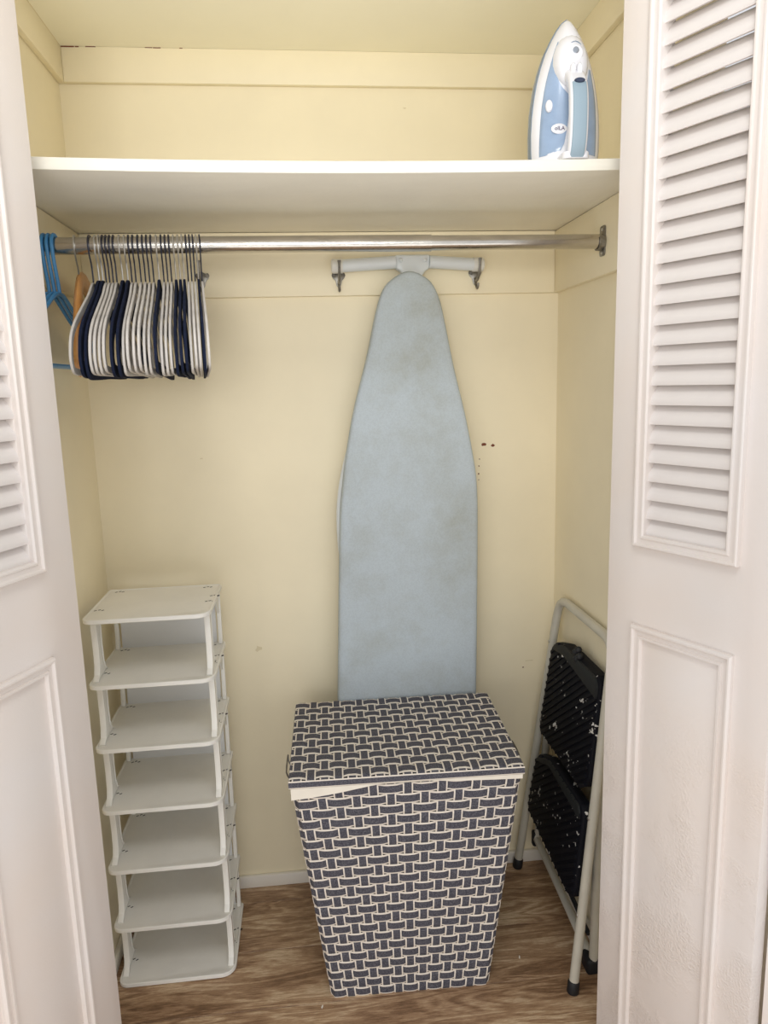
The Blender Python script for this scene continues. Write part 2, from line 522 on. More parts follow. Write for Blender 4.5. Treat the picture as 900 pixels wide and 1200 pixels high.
cr = random.Random(2)
xx = 0.016
while xx < 0.62:
    ln = cr.uniform(0.006, 0.03)
    if xx < 0.10 or cr.random() < 0.35:
        MB().box(xx, xx + ln, -T - 0.0006, -T + 0.001, ZC - cr.uniform(0.0012, 0.0026), ZC).build('crack', M['chip'], bpy.data.objects['trim_1'], smooth=False)
    xx += ln + cr.uniform(0.001, 0.02)
MB().box(T - 0.001, T + 0.0006, -0.30, -0.016, ZC - 0.0014, ZC).build('crack', M['smudge'], bpy.data.objects['trim_2'], smooth=False)
# small paint chips and scuffs on the walls
rc = random.Random(5)


def chip(name, x, z, r, m, parent, el=1.0, ang=0.0):
    n = 8
    poly = []
    for k in range(n):
        a = 2 * pi * k / n
        rr = r * rc.uniform(0.6, 1.2)
        u, v = rr * cos(a) * el, rr * sin(a)
        poly.append((u * cos(ang) - v * sin(ang), u * sin(ang) + v * cos(ang)))
    MB().prism(poly, lambda u, v, t: (x + u, t, z + v), -0.0004, 0.001).build(name, m, parent, smooth=False)


for x, z, r, e in ((0.994, 1.229, 0.0045, 1.5), (1.017, 1.226, 0.004, 1.4), (0.982, 1.191, 0.0018, 1), (0.980, 1.173, 0.002, 1), (0.979, 1.152, 0.0022, 1), (0.979, 1.136, 0.0016, 1), (1.104, 0.600, 0.0022, 1.2)):
    chip('paint_chip', x, z, r, M['chip'], wb, e)
for x, z, r, e, a in ((0.375, 0.704, 0.008, 1.2, 0.4), (1.121, 0.619, 0.0016, 9, 0.0), (0.26, 1.22, 0.002, 2.0, 0.1), (0.8, 2.05, 0.002, 2, 0)):
    chip('scuff', x, z, r, M['smudge'], wb, e, a)


# ------------------------------------------------------------------ louvred bifold doors
def rect_frame(mb, s0, s1, z0, z1, prof):
    """mitred moulding: prof = (inset, height proud)"""
    rings = []
    for ins, h in prof:
        rings.append([Vector((s0 + ins, -h, z0 + ins)), Vector((s1 - ins, -h, z0 + ins)), Vector((s1 - ins, -h, z1 - ins)), Vector((s0 + ins, -h, z1 - ins))])
    mb.loft(rings, cap=False)


DT, DZ0, DZ1 = 0.030, 0.012, 2.165


def make_door(name, p0, dirv, width, lo, li, ro, ri, label, flip=1, zo=0.0, dm=None):
    dm = dm or M['door']
    """local x runs along the leaf from its free edge; local -y is the visible face"""
    d = Vector((dirv[0], dirv[1], 0)).normalized()
    root = empty(name, (p0[0], p0[1], 0))
    # face normal must point to the room centre; flip mirrors local x for the other hand
    if flip > 0:
        root.rotation_euler = (0, 0, atan2(d.y, d.x) )
    else:
        root.rotation_euler = (0, 0, atan2(-d.y, -d.x))
    X = (lambda s: s) if flip > 0 else (lambda s: -s)
    fy = 0.0

    def sp(a, b): return (min(X(a), X(b)), max(X(a), X(b)))
    zl0, zl1 = 1.121 + zo, 2.050
    # leaf: ring of boxes around the louvre opening, one mesh
    a0, a1 = sp(li, ri)
    e0, e1 = sp(0, width)
    mb = MB()
    vs = []
    for y in (0, DT):
        vs += [(e0, y, DZ0), (e1, y, DZ0), (e1, y, DZ1), (e0, y, DZ1), (a0, y, zl0), (a1, y, zl0), (a1, y, zl1), (a0, y, zl1)]
    fs = []
    for o in (0, 8):
        for k in range(4):
            k2 = (k + 1) % 4
            fs.append((o + k, o + k2, o + 4 + k2, o + 4 + k))
    for k in range(4):
        k2 = (k + 1) % 4
        fs.append((k, k2, 8 + k2, 8 + k)); fs.append((4 + k, 4 + k2, 12 + k2, 12 + k))
    mb.add(vs, fs)
    mb.build('door_leaf', dm, root, bevel=0.0015, seg=2)
    # louvre moulding
    o0, o1 = sp(lo, ro)
    mb = MB()
    rect_frame(mb, o0, o1, 1.101 + zo, 2.070, [(0, -0.001), (0, 0.0095), (0.002, 0.0115), (0.005, 0.0115), (0.0075, 0.0075), (0.0145, 0.0075), (0.0165, 0.010), (0.019, 0.010), (0.0215, 0.007), (0.0215, -0.02)])
    mb.build('louvre_moulding', M['door'], root, smooth=False)
    # slats: rounded blades, lower edge to the front
    sw = abs(ri - li) / 2 + 0.004
    prof = []
    hw, ht = 0.0245, 0.0078
    for k in range(12):
        a = 2 * pi * k / 12
        prof.append((hw * cos(a), ht * sin(a) * (0.75 if cos(a) < 0 else 1.0)))
    tl = radians(56)
    me = MB().loft([[Vector((x, -0.0 + (u * -cos(tl) + v * sin(tl)), u * -sin(tl) - v * cos(tl))) for u, v in prof] for x in (-sw, sw)]).mesh('slat', M['slat'], angle=50)
    z = zl0 + 0.018
    cxs = (a0 + a1) / 2
    while z < zl1 + 0.005:
        link('slat', me, root, (cxs, DT / 2 - 0.001, z))
        z += 0.0328
    # lower raised panel
    mb = MB()
    rect_frame(mb, o0, o1, 0.085, 0.955 + zo, [(0, -0.001), (0, 0.007), (0.003, 0.0105), (0.006, 0.0105), (0.009, 0.006), (0.0165, 0.005), (0.018, 0.009), (0.0215, 0.009), (0.024, 0.0035), (0.024, -0.001)])
    mb.build('panel_moulding', M['door'], root, smooth=False)
    i0, i1 = o0 + 0.023, o1 - 0.023
    MB().box(i0, i1, -0.0022, 0.004, 0.108, 0.932 + zo).build('door_panel', dm, root, bevel=0.001)
    tag(root, label, 'door', kind='structure')
    return root


dR = Vector((0.4350, -0.9004, 0)); PR = Vector((1.078, -0.62, 0))
dL = Vector((-0.3781, -0.9258, 0)); PL = Vector((0.1205, -0.62, 0))
# local -y must face the viewer: right leaf runs toward the viewer, its visible face looks left
make_door('door_1', PR, dR, 0.322, 0.060, 0.080, 0.259, 0.2335, 'right louvred bifold door leaf with blistered white paint', flip=1, dm=M['door_blistered'])
make_door('door_2', PL, dL, 0.322, 0.076, 0.099, 0.262, 0.238, 'left louvred bifold door leaf painted white', flip=-1, zo=0.011)


def back_leaf(name, p, d, label, side):
    k = p + d * 0.322
    e = Vector((-d.x, d.y, 0))
    root = empty(name, (0, 0, 0))
    nrm = Vector((d.y, -d.x, 0)) * side     # outward, away from the opening
    n2 = Vector((-nrm.x, nrm.y, 0))
    a = k + Vector((side * 0.040, 0.0, 0)); b = a - e * 0.318
    b.y = -0.735 if b.y > -0.735 else b.y
    off = Vector((e.y, -e.x, 0)) * 0.014
    vs = []
    for z in (DZ0, DZ1):
        for q in (a + off, b + off, b - off, a - off): vs.append((q.x, q.y, z))
    MB().add(vs, [(3, 2, 1, 0), (4, 5, 6, 7), (0, 1, 5, 4), (1, 2, 6, 5), (2, 3, 7, 6), (3, 0, 4, 7)]).build('door_leaf', M['door'], root, bevel=0.0015)
    tag(root, label, 'door', kind='structure')


back_leaf('door_3', PR, dR, 'folded-back white door leaf behind the right louvred leaf', 1)
back_leaf('door_4', PL, dL, 'folded-back white door leaf behind the left louvred leaf', -1)

# ------------------------------------------------------------------ hanging rod
RY, RZ = -0.321, 1.681
rod = tag(empty('hanging_rod', (0, RY, RZ)), 'chrome telescopic hanging rod below the shelf', 'rod')


def xtube(x0, x1, r, n=24): return MB().loft([[Vector((x, r * cos(2 * pi * k / n), r * sin(2 * pi * k / n))) for k in range(n)] for x in (x0, x1)])


xtube(0.0175, 0.804, 0.0165).build('outer_tube', M['chrome'], rod)
xtube(0.80, W - T - 0.002, 0.0150).build('inner_tube', M['chrome'], rod)
for x, s in ((W - T, -1), (T, 1)):
    br = MB().prism(rrect(-0.014, 0.014, -0.030, 0.032, (0.006,) * 4, 3), lambda u, v, t: (x + s * t, u, v), 0.0, 0.0025)
    br = br.build('end_bracket', M['pewter'], rod, bevel=0.0006)
    mb = MB(); n = 20
    pts = [Vector((0, 0.0175 * cos(a), 0.0175 * sin(a))) for a in [radians(150 + 240 * k / n) for k in range(n + 1)]]
    mb.tube([p + Vector((x + s * 0.008, 0, 0)) for p in pts], 0, flat=((1, 0, 0), 0.0013, 0.006))
    mb.build('socket', M['pewter'], br)
    for z in (0.024, -0.023):
        MB().ball((x + s * 0.003, 0, z), 0.0036, sc=(0.6, 1, 1)).build('screw', M['wire'], br)


# ------------------------------------------------------------------ hangers (local: y along the arm, rod centre at origin)
def hook_path(zn, r=0.0195):
    pts = [(0, 0, zn - 0.01), (0, 0, zn + 0.012), (0, -0.004, -0.036), (0, -0.014, -0.022)]
    arc = [(0, r * cos(a), r * sin(a)) for a in [radians(205 - 225 * k / 12) for k in range(13)]]
    return spline(pts, 4)[:-1] + [Vector(p) for p in arc]


def velvet_meshes(m, wire, hw=0.0062):
    zn = -0.076
    half = [(0.000, -0.001), (0.016, -0.006), (0.045, -0.026), (0.085, -0.047), (0.130, -0.070), (0.170, -0.092), (0.198, -0.116), (0.211, -0.145), (0.208, -0.163), (0.196, -0.172), (0.15, -0.174), (0.07, -0.174)]
    loop = [(0, h, zn + z) for h, z in half] + [(0, -h, zn + z) for h, z in half[::-1][:-1]]
    body = MB().tube(spline(loop, 4, True), 0, closed=True, flat=((1, 0, 0), hw, 0.0023)).mesh('hanger_frame', m, bevel=0.0008, seg=1, angle=40)
    # neck block where the hook enters
    neck = MB().prism([(-0.013, -0.014), (0.013, -0.014), (0.008, 0.004), (-0.008, 0.004)], lambda u, v, t: (t, u, zn + v), -0.0023, 0.0023).mesh('neck', m, bevel=0.0006)
    notch = MB()
    hook = MB().tube(hook_path(zn), 0.0016, 6).mesh('hook', wire)
    return body, neck, hook


VG = velvet_meshes(M['grey_velvet'], M['wire_dark'])
VN = velvet_meshes(M['navy_velvet'], M['wire'], 0.0105)


def px2x(px): return 0.120 + (px - 105.5) * (0.330 - 0.120) / (232 - 105.5)


seq = [(105.0, 'g'), (111.8, 'n'), (116.0, 'n'), (120.0, 'g'), (124, 'g'), (128.2, 'g'), (132.6, 'g'), (139.5, 'n'), (145.5, 'n'), (150.2, 'g'), (155, 'g'),
       (161, 'g'), (166.3, 'g'), (171, 'g'), (176, 'g'), (182.5, 'n'), (188, 'g'), (192.6, 'g'), (197.2, 'g'), (202.5, 'n'), (207.6, 'n'), (212.3, 'n'), (217, 'g'),
       (221.2, 'g'), (225.2, 'g'), (229.2, 'n'), (233.4, 'g')]
ordn = ['first', 'second', 'third', 'fourth', 'fifth', 'sixth', 'seventh', 'eighth', 'ninth', 'tenth', 'eleventh', 'twelfth', 'thirteenth', 'fourteenth', 'fifteenth', 'sixteenth', 'seventeenth', 'eighteenth', 'nineteenth', 'twentieth']
cnt = {'g': 0, 'n': 0}
rh = random.Random(11)
ends = [(105, 0.005), (112, 0.0105), (116, 0.0120), (120, 0.0130), (132.6, 0.0160), (150, 0.0190), (190, 0.0220), (211, 0.0245), (221, 0.0265), (229, 0.0280), (234, 0.0290)]
for px, kd in seq:
    for (a, va), (b, vb) in zip(ends, ends[1:]):
        if a <= px <= b or (px < 105 and a == 105):
            dx = va + (vb - va) * max(0, (px - a)) / (b - a); break
    ang = math.asin(dx / 0.209) 
    o = empty('velvet_hanger', (px2x(px), RY, RZ), ang)
    o.rotation_euler = (radians(rh.uniform(-1.5, 1.5)), 0, ang)
    for nm, me in zip(('hanger_frame', 'neck', 'hook'), VG if kd == 'g' else VN):
        link(nm, me, o)
    w = ordn[cnt[kd]]; cnt[kd] += 1
    if kd == 'g':
        tag(o, 'silver-grey velvet hanger with dark hook, %s grey one counted from the left' % w, 'hanger', 'velvet hangers on the rod')
    else:
        tag(o, 'navy velvet hanger with silver hook, %s navy one counted from the left' % w, 'hanger', 'velvet hangers on the rod')

# three blue tubular hangers
zn = -0.092
arm = [(0.0, 0.0), (0.03, -0.004), (0.10, -0.038), (0.17, -0.070), (0.196, -0.090), (0.205, -0.115), (0.198, -0.136), (0.178, -0.141), (0.10, -0.141)]
loop = [(0, h, zn + z) for h, z in arm] + [(0, -h, zn + z) for h, z in arm[::-1][:-1]]
bl_body = MB().tube(spline(loop, 5, True), 0.0040, 8, closed=True).mesh('hanger_frame', M['blue_plastic'])
hp = spline([(0, 0.0, zn - 0.002), (0, -0.004, zn + 0.02), (0, -0.013, -0.042), (0, -0.019, -0.020)], 4)[:-1] + [Vector((0, 0.0212 * cos(a), 0.0212 * sin(a))) for a in [radians(200 - 230 * k / 14) for k in range(15)]]
bl_hook = MB().tube(hp, 0.0038, 8).mesh('hook', M['blue_plastic'])
for x, w in ((0.0330, 'nearest the left wall'), (0.0425, 'middle of the blue three'), (0.0520, 'nearest the wooden hanger')):
    o = empty('plastic_hanger', (x, RY, RZ), radians(-0.4))
    link('hanger_frame', bl_body, o); link('hook', bl_hook, o)
    tag(o, 'light blue tubular plastic hanger, ' + w, 'hanger', 'blue plastic hangers')

# wooden hanger
o = tag(empty('wooden_hanger', (0.090, RY, RZ), radians(9)), 'varnished wooden hanger between the blue and the velvet hangers', 'hanger')
o.rotation_euler = (radians(22), 0, radians(9))
rings = []
for i in range(25):
    t = -1 + 2 * i / 24
    h = 0.195 * t
    a = abs(t)
    z = -0.060 - 0.030 * a - 0.075 * a ** 2.2
    hh = 0.014 + 0.010 * sin(pi * min(1, a * 1.2)) + 0.014 * a * a
    tt = 0.0068 + 0.0035 * a
    if a > 0.95: hh *= 0.75; tt *= 0.8
    bow = -0.016 * a * a
    rings.append([Vector((tt * cos(q) + bow * 0.0, h, z - hh * 0.6 + hh * sin(q))) for q in [2 * pi * k / 12 for k in range(12)]])
MB().loft(rings).build('hanger_arm', M['wood_hanger'], o, angle=60)
MB().tube(hook_path(-0.058), 0.0017, 6).build('hook', M['wire'], o)

# ------------------------------------------------------------------ coat hooks on the ledger
hkm = None


def coat_hook(x, z, label):
    global hkm
    root = tag(empty('coat_hook', (x, -T, z)), label, 'coat hook', 'double coat hooks on the ledger board')
    if hkm is None:
        pl = MB()
        poly = [(0, 0.016), (0.007, 0.012), (0.014, 0.013), (0.017, 0.007), (0.014, 0.0), (0.008, -0.006), (0.005, -0.018), (0, -0.024), (-0.005, -0.018), (-0.008, -0.006), (-0.014, 0.0), (-0.017, 0.007), (-0.014, 0.013), (-0.007, 0.012)]
        pl.prism(poly, lambda u, v, t: (u, t, v), -0.003, 0.0)
        pl = pl.mesh('mounting_plate', M['pewter'], bevel=0.0008)
        ears = [MB().tube([(sx * 0.011 + 0.0042 * cos(2 * pi * k / 12), -0.004, 0.007 + 0.0042 * sin(2 * pi * k / 12)) for k in range(12)], 0.0014, 6, closed=True).mesh('scroll', M['pewter']) for sx in (-1, 1)]
        upr = MB().tube(spline([(0, -0.002, -0.008), (0, -0.020, -0.014), (0, -0.044, -0.006), (0, -0.056, 0.014), (0, -0.060, 0.034)], 5), [0.0034] * 14 + [0.0030] * 4 + [0.0034, 0.0042, 0.0040], 8).mesh('upper_prong', M['pewter'])
        lwr = MB().tube(spline([(0, -0.002, -0.006), (0, -0.012, -0.022), (0, -0.024, -0.033), (0, -0.034, -0.030), (0, -0.037, -0.022)], 5), 0.0028, 8).mesh('lower_prong', M['pewter'])
        hkm = (pl, ears, upr, lwr)
    pl, ears, upr, lwr = hkm
    p = link('mounting_plate', pl, root)
    for e in ears: link('scroll', e, p)
    link('upper_prong', upr, root)
    link('lower_prong', lwr, root)


coat_hook(0.625, 1.654, 'pewter double coat hook under the left end of the ironing board foot')
coat_hook(0.968, 1.656, 'pewter double coat hook under the right end of the ironing board foot')
coat_hook(0.296, 1.657, 'pewter double coat hook on the ledger half hidden by the velvet hangers')

# ------------------------------------------------------------------ ironing board
ib = tag(empty('ironing_board', (0.77, -0.05, 0.25)), 'ironing board with pale blue-grey cover hanging on the back wall', 'ironing board')
O = Vector((0.77, -0.05, 0.25))
left = [(0.747, 1.640), (0.725, 1.612), (0.707, 1.557), (0.683, 1.457), (0.648, 1.334), (0.622, 1.209), (0.605, 1.081), (0.597, 0.949), (0.580, 0.593), (0.572, 0.40), (0.574, 0.285), (0.60, 0.262)]
right = [(0.838, 1.642), (0.862, 1.606), (0.876, 1.554), (0.900, 1.431), (0.925, 1.326), (0.946, 1.218), (0.957, 1.131), (0.958, 0.975), (0.952, 0.582), (0.948, 0.40), (0.944, 0.285), (0.915, 0.262)]
outl = [(0.792, 1.661)] + right + left[::-1]
sp_ = spline([(x, 0, z) for x, z in outl], 4, True)


def off(pts, d):
    n = len(pts); out = []
    for i in range(n):
        t = (pts[(i + 1) % n] - pts[i - 1]).normalized()
        nrm = Vector((-t.z, 0, t.x))
        out.append(pts[i] + nrm * d)
    return out


def ib_ring(d, y): return [Vector((p.x, y, p.z)) - O for p in off(sp_, d)]


sgn = 1
a_ = off(sp_, 0.01)
if max(p.x for p in a_) > max(p.x for p in sp_): sgn = -1
mb = MB()
mb.loft([ib_ring(sgn * 0.012, -0.052), ib_ring(sgn * 0.001, -0.053), ib_ring(0.0, -0.060), ib_ring(0, -0.074), ib_ring(sgn * 0.002, -0.081), ib_ring(sgn * 0.006, -0.0845), ib_ring(sgn * 0.014, -0.086)])
mb.build('cover', M['board'], ib, angle=60)
# T foot resting in the hooks
ft = MB().tube([Vector((0.764, -0.043, 1.6865)) - O, Vector((0.628, -0.043, 1.679)) - O], 0.0155, 16).build('foot_tube', M['white'], ib)
ft2 = MB().tube([Vector((0.848, -0.043, 1.6865)) - O, Vector((0.962, -0.043, 1.679)) - O], 0.0155, 16).build('foot_tube', M['white'], ib)
for xa, xb in ((0.634, 0.607), (0.957, 0.984)):
    MB().tube([Vector((xa, -0.043, 1.679)) - O, Vector((xb - (0.004 if xb > xa else -0.004), -0.043, 1.6787)) - O, Vector((xb, -0.043, 1.6787)) - O], [0.0172, 0.0172, 0.014], 16).build('end_cap', M['whitecap'], ib)
brk = [(-0.044, 0.017), (0.044, 0.017), (0.042, -0.016), (0.030, -0.022), (0.018, -0.045), (0.014, -0.075), (-0.014, -0.075), (-0.018, -0.045), (-0.030, -0.022), (-0.042, -0.016)]
bk = MB().prism(brk, lambda u, v, t: Vector((0.806 + u, t, 1.6865 + v)) - O, -0.0500, -0.024).build('foot_bracket', M['white'], ib, bevel=0.006, seg=3)
for u in (-0.030, 0.030):
    MB().ball(Vector((0.806 + u, -0.0515, 1.690)) - O, 0.0052, sc=(1, 0.6, 1)).build('rivet', M['white'], bk)
# leg behind the board, showing at its left edge
MB().tube([Vector(p) - O for p in ((0.806, -0.036, 1.63), (0.800, -0.036, 1.2), (0.78, -0.036, 0.42))], 0.011, 12).build('leg', M['white'], ib)
MB().tube([Vector(p) - O for p in spline([(0.66, -0.036, 1.30), (0.626, -0.036, 1.20), (0.606, -0.038, 1.10), (0.603, -0.038, 1.0), (0.610, -0.036, 0.9), (0.62, -0.036, 0.6), (0.64, -0.036, 0.36)], 4)], 0.0075, 10).build('leg', M['white'], ib)

# ------------------------------------------------------------------ steam iron
IX, IY, IZ = 1.033, -0.455, ZS + 0.0185
ir = tag(empty('steam_iron', (IX, IY, IZ), radians(-3)), 'white and blue steam iron standing upright on the shelf', 'iron')
wz = [(0, 0.0625), (0.03, 0.0650), (0.06, 0.0655), (0.10, 0.0635), (0.14, 0.0575), (0.17, 0.050), (0.20, 0.0395), (0.225, 0.0270), (0.242, 0.0165), (0.252, 0.0085), (0.257, 0.001)]


def hwid(z):
    for (a, va), (b, vb) in zip(wz, wz[1:]):
        if a <= z <= b: return va + (vb - va) * (z - a) / (b - a)
    return wz[-1][1]


def outline(s, dz=0.0):
    top = 0.257
    pts = [Vector((-hwid(z) * s, 0, z)) for z, _ in wz[::-1]] + [Vector((hwid(z) * s, 0, z)) for z, _ in wz]
    out = []
    for p in pts: out.append(Vector((p.x, 0, 0.0 + (p.z) * (1 if p.z < 0.15 else 1 - (1 - s) * 0.5 * (p.z - 0.15) / 0.107))))
    return out


def lay(s, y): return [p + Vector((0, y, 0)) for p in outline(s)]


MB().loft([lay(0.985, 0.0), lay(1.0, -0.002), lay(1.0, -0.008)]).build('soleplate', M['steel'], ir, angle=40)
MB().loft([lay(0.99, -0.0081), lay(1.0, -0.012), lay(0.985, -0.024)]).build('skirt', M['iron_skirt'], ir, angle=40)


def bsurf(t, z):
    a = min(1.0, max(0.0, (0.257 - z) / 0.05)) ** 0.6
    return -0.024 - 0.034 * (1 - abs(t) ** 2.6) * a - 0.004 * a


def patch(mb, cells, lift, back=True):
    """grid of (t,z) rows -> surface sheet with thickness"""
    n = len(cells[0])
    A = [[Vector((t * hwid(z) * 0.965, bsurf(t, z) - lift, z * 0.985)) for t, z in r] for r in cells]
    B = [[Vector((t * hwid(z) * 0.965, bsurf(t, z) + 0.004, z * 0.985)) for t, z in r] for r in cells]
    m = len(cells)
    vs = [p for r in A for p in r] + [p for r in B for p in r]
    fs = []
    for i in range(m - 1):
        for k in range(n - 1):
            a = i * n + k
            fs.append((a, a + 1, a + n + 1, a + n))
            fs.append((m * n + a, m * n + a + n, m * n + a + n + 1, m * n + a + 1))
    bd = [k for k in range(n)] + [i * n + n - 1 for i in range(1, m)] + [(m - 1) * n + k for k in range(n - 2, -1, -1)] + [i * n for i in range(m - 2, 0, -1)]
    for i in range(len(bd)):
        a, b = bd[i], bd[(i + 1) % len(bd)]
        fs.append((a, b, m * n + b, m * n + a))
    mb.add(vs, fs)


ZR = [0.0, 0.01, 0.03, 0.06, 0.09, 0.12, 0.15, 0.175, 0.2, 0.22, 0.238, 0.25, 0.256]
mb = MB()
A = []
for z in ZR:
    row = [Vector((t * hwid(z) * 0.972, bsurf(t, z), z * 0.988)) for t in [-1 + 2 * k / 16 for k in range(17)]]
    A.append(row + [Vector((row[-1].x, -0.02, z * 0.988)), Vector((row[0].x, -0.02, z * 0.988))])
mb.loft(A)
MBODY = mb.build('body', M['iron_white'], ir, angle=60)


def band(zs, lo, hi, n=8):
    rows = []
    for z in zs:
        a, b = lo(z), hi(z)
        rows.append([(a + (b - a) * k / n, z) for k in range(n + 1)])
    return rows


def lerp(tab, z):
    if z <= tab[0][0]: return tab[0][1]
    for (a, va), (b, vb) in zip(tab, tab[1:]):
        if z <= b: return va + (vb - va) * (z - a) / (b - a)
    return tab[-1][1]


mb = MB()
zs = [0.018, 0.024, 0.035, 0.05, 0.07, 0.09, 0.105, 0.118, 0.13, 0.145, 0.16, 0.18, 0.20, 0.212]
patch(mb, band(zs, lambda z: lerp([(0, -0.86), (0.13, -0.80), (0.17, -0.76), (0.2, -0.72), (0.215, -0.69)], z),
               lambda z: lerp([(0.018, -0.70), (0.024, -0.30), (0.035, -0.20), (0.06, -0.12), (0.116, -0.05), (0.125, -0.22), (0.14, -0.42), (0.16, -0.52), (0.19, -0.60), (0.215, -0.68)], z)), 0.0012)
tk = mb.build('water_tank_window', M['iron_blue'], ir, angle=50)
mb = MB()
patch(mb, band([0.018, 0.028, 0.05, 0.08, 0.11, 0.13, 0.15, 0.165], lambda z: lerp([(0.018, 0.55), (0.03, 0.45), (0.13, 0.46), (0.165, 0.70)], z), lambda z: lerp([(0.018, 0.84), (0.12, 0.84), (0.165, 0.78)], z), 5), 0.0012)
mb.build('water_tank_window', M['iron_blue'], ir, angle=50)


def disc(mb, cx, y, cz, rx, rz, th, n=20, dome=0.5):
    r = []
    for s, yy in ((1, 0), (1, -th * 0.6), (0.8, -th), (0.02, -th * 1.05)):
        r.append([Vector((cx + rx * s * cos(2 * pi * k / n), y + yy, cz + rz * s * sin(2 * pi * k / n))) for k in range(n)])
    return mb.loft(r)


# head that carries the dial, then the handle arch
rings = []
for y, s, dz in ((-0.036, 1.02, 0.006), (-0.052, 0.98, 0.004), (-0.064, 0.86, 0.0), (-0.072, 0.70, -0.004), (-0.076, 0.42, -0.006)):
    rings.append([Vector((0.0325 * s * cos(a), y, 0.165 + dz + (0.052 if sin(a) > 0 else 0.044) * s * sin(a))) for a in [2 * pi * k / 20 for k in range(20)]])
MB().loft(rings).build('head', M['iron_white'], ir, angle=60)
hpth = spline([(0, -0.060, 0.150), (0, -0.080, 0.138), (0, -0.096, 0.118), (0, -0.103, 0.09), (0, -0.103, 0.05), (0, -0.098, 0.022), (0, -0.090, 0.007)], 5)


def sweep(path, prof):
    rings = []
    for i, p in enumerate(path):
        a = path[max(0, i - 1)]; c = path[min(len(path) - 1, i + 1)]
        t = (c - a).normalized()
        nn = Vector((0, t.z, -t.y))
        w = 1.0
        rings.append([p + Vector((1, 0, 0)) * u * w + nn * v for u, v in prof])
    return MB().loft(rings)


rp = rrect(-0.0165, 0.0165, -0.010, 0.010, (0.007,) * 4, 4)
hd = sweep(hpth, rp).build('handle', M['iron_white'], ir, angle=60)
rp2 = rrect(-0.0128, 0.0128, 0.004, 0.0114, (0.001, 0.001, 0.003, 0.003), 3)
i0 = len(hpth) * 7 // 20
sweep(hpth[i0:], rp2).build('grip', M['iron_grip'], hd, angle=50)
MB().loft([[Vector((x, y, z)) for x, y in rrect(-0.024, 0.024, -0.100, -0.03, (0.012, 0.012, 0, 0), 4)] for z in (0.0, 0.012)]).build('heel', M['iron_white'], ir, bevel=0.002)
# dial, buttons, badge
mb = MB(); disc(mb, 0.002, -0.070, 0.180, 0.0150, 0.0155, 0.006)
dl = mb.build('dial', M['iron_white'], ir, angle=30)
mb = MB(); disc(mb, 0.002, -0.0755, 0.184, 0.0055, 0.0055, 0.002, 14); mb.build('dial_mark', M['steel'], dl)
MB().tube([Vector((0.002 + 0.0180 * cos(a), -0.0725 + 0.006 * abs(cos(a)), 0.178 + 0.022 * sin(a))) for a in [pi * k / 12 for k in range(13)]], 0.0007, 6).build('dial_rim', M['iron_skirt'], dl)
for x in (-0.0058, 0.0058):
    mb = MB(); disc(mb, x, -0.0835, 0.148, 0.0050, 0.0125, 0.006, 14); mb.build('steam_button', M['iron_white'], ir, angle=30)
mb = MB(); disc(mb, 0.0, -0.1055, 0.1235, 0.0095, 0.0042, 0.005, 16); mb.build('power_light', M['dark'], ir, angle=30)
mb = MB(); yb = bsurf(-0.62, 0.098) - 0.001
disc(mb, -0.039, yb, 0.100, 0.0065, 0.0105, 0.005, 18); mb.build('spray_button', M['iron_white'], ir, angle=30)
mb = MB(); yb = bsurf(-0.32, 0.058) - 0.001
disc(mb, -0.021, yb + 0.001, 0.060, 0.0155, 0.0088, 0.003, 22); bdg = mb.build('badge', M['iron_white'], ir, angle=30)
tag(bdg, 'white oval badge with small purple lettering')
try:
    cu = bpy.data.curves.new('badge_lettering', 'FONT')
    cu.body = 'oILA'
    cu.size = 0.0095
    cu.align_x = 'CENTER'; cu.align_y = 'CENTER'
    cu.extrude = 0.0003
    to = bpy.data.objects.new('badge_tmp', cu)
    COL.objects.link(to)
    dg = bpy.context.evaluated_depsgraph_get()
    me = bpy.data.meshes.new_from_object(to.evaluated_get(dg))
    bpy.data.objects.remove(to)
    me.materials.clear(); me.materials.append(M['ink'])
    lt = link('lettering', me, bdg, (-0.0215, yb - 0.0026, 0.060))
    lt.rotation_euler = (radians(90), 0, 0)
except Exception as ex:
    print('text failed', ex)

# ------------------------------------------------------------------ shoe rack
RX0, RX1, RYF, RYB = 0.026, 0.300, -0.326, -0.080
rk = tag(empty('shoe_rack', ((RX0 + RX1) / 2, -0.2, 0)), 'seven-tier off-white plastic shoe rack in the left corner', 'shoe rack')
OR = Vector(((RX0 + RX1) / 2, -0.2, 0))
tp = [0.911 - 0.1505 * k for k in range(7)]
tp[6] = 0.012
shp = rrect(RX0, RX1, RYF, RYB, (0.022, 0.034, 0.008, 0.008), 7)
inn = rrect(RX0 + 0.004, RX1 - 0.004, RYF + 0.004, RYB - 0.004, (0.019, 0.031, 0.005, 0.005), 7)
mb = MB()
mb.loft([[Vector((x, y, -0.011)) - OR for x, y in inn], [Vector((x, y, -0.009)) - OR for x, y in shp], [Vector((x, y, -0.001)) - OR for x, y in shp],
         [Vector((x + (0.0012 if x < 0.16 else -0.0012), y + (0.0012 if y < -0.2 else -0.0012), 0.0)) - OR for x, y in shp], [Vector((x, y, 0.0)) - OR for x, y in inn], [Vector((x + (0.002 if x < 0.16 else -0.002), y + (0.002 if y < -0.2 else -0.002), -0.0015)) - OR for x, y in inn]])
shelf_me = mb.mesh('shelf', M['rack'], angle=28)
ph = 0.1505 - 0.011
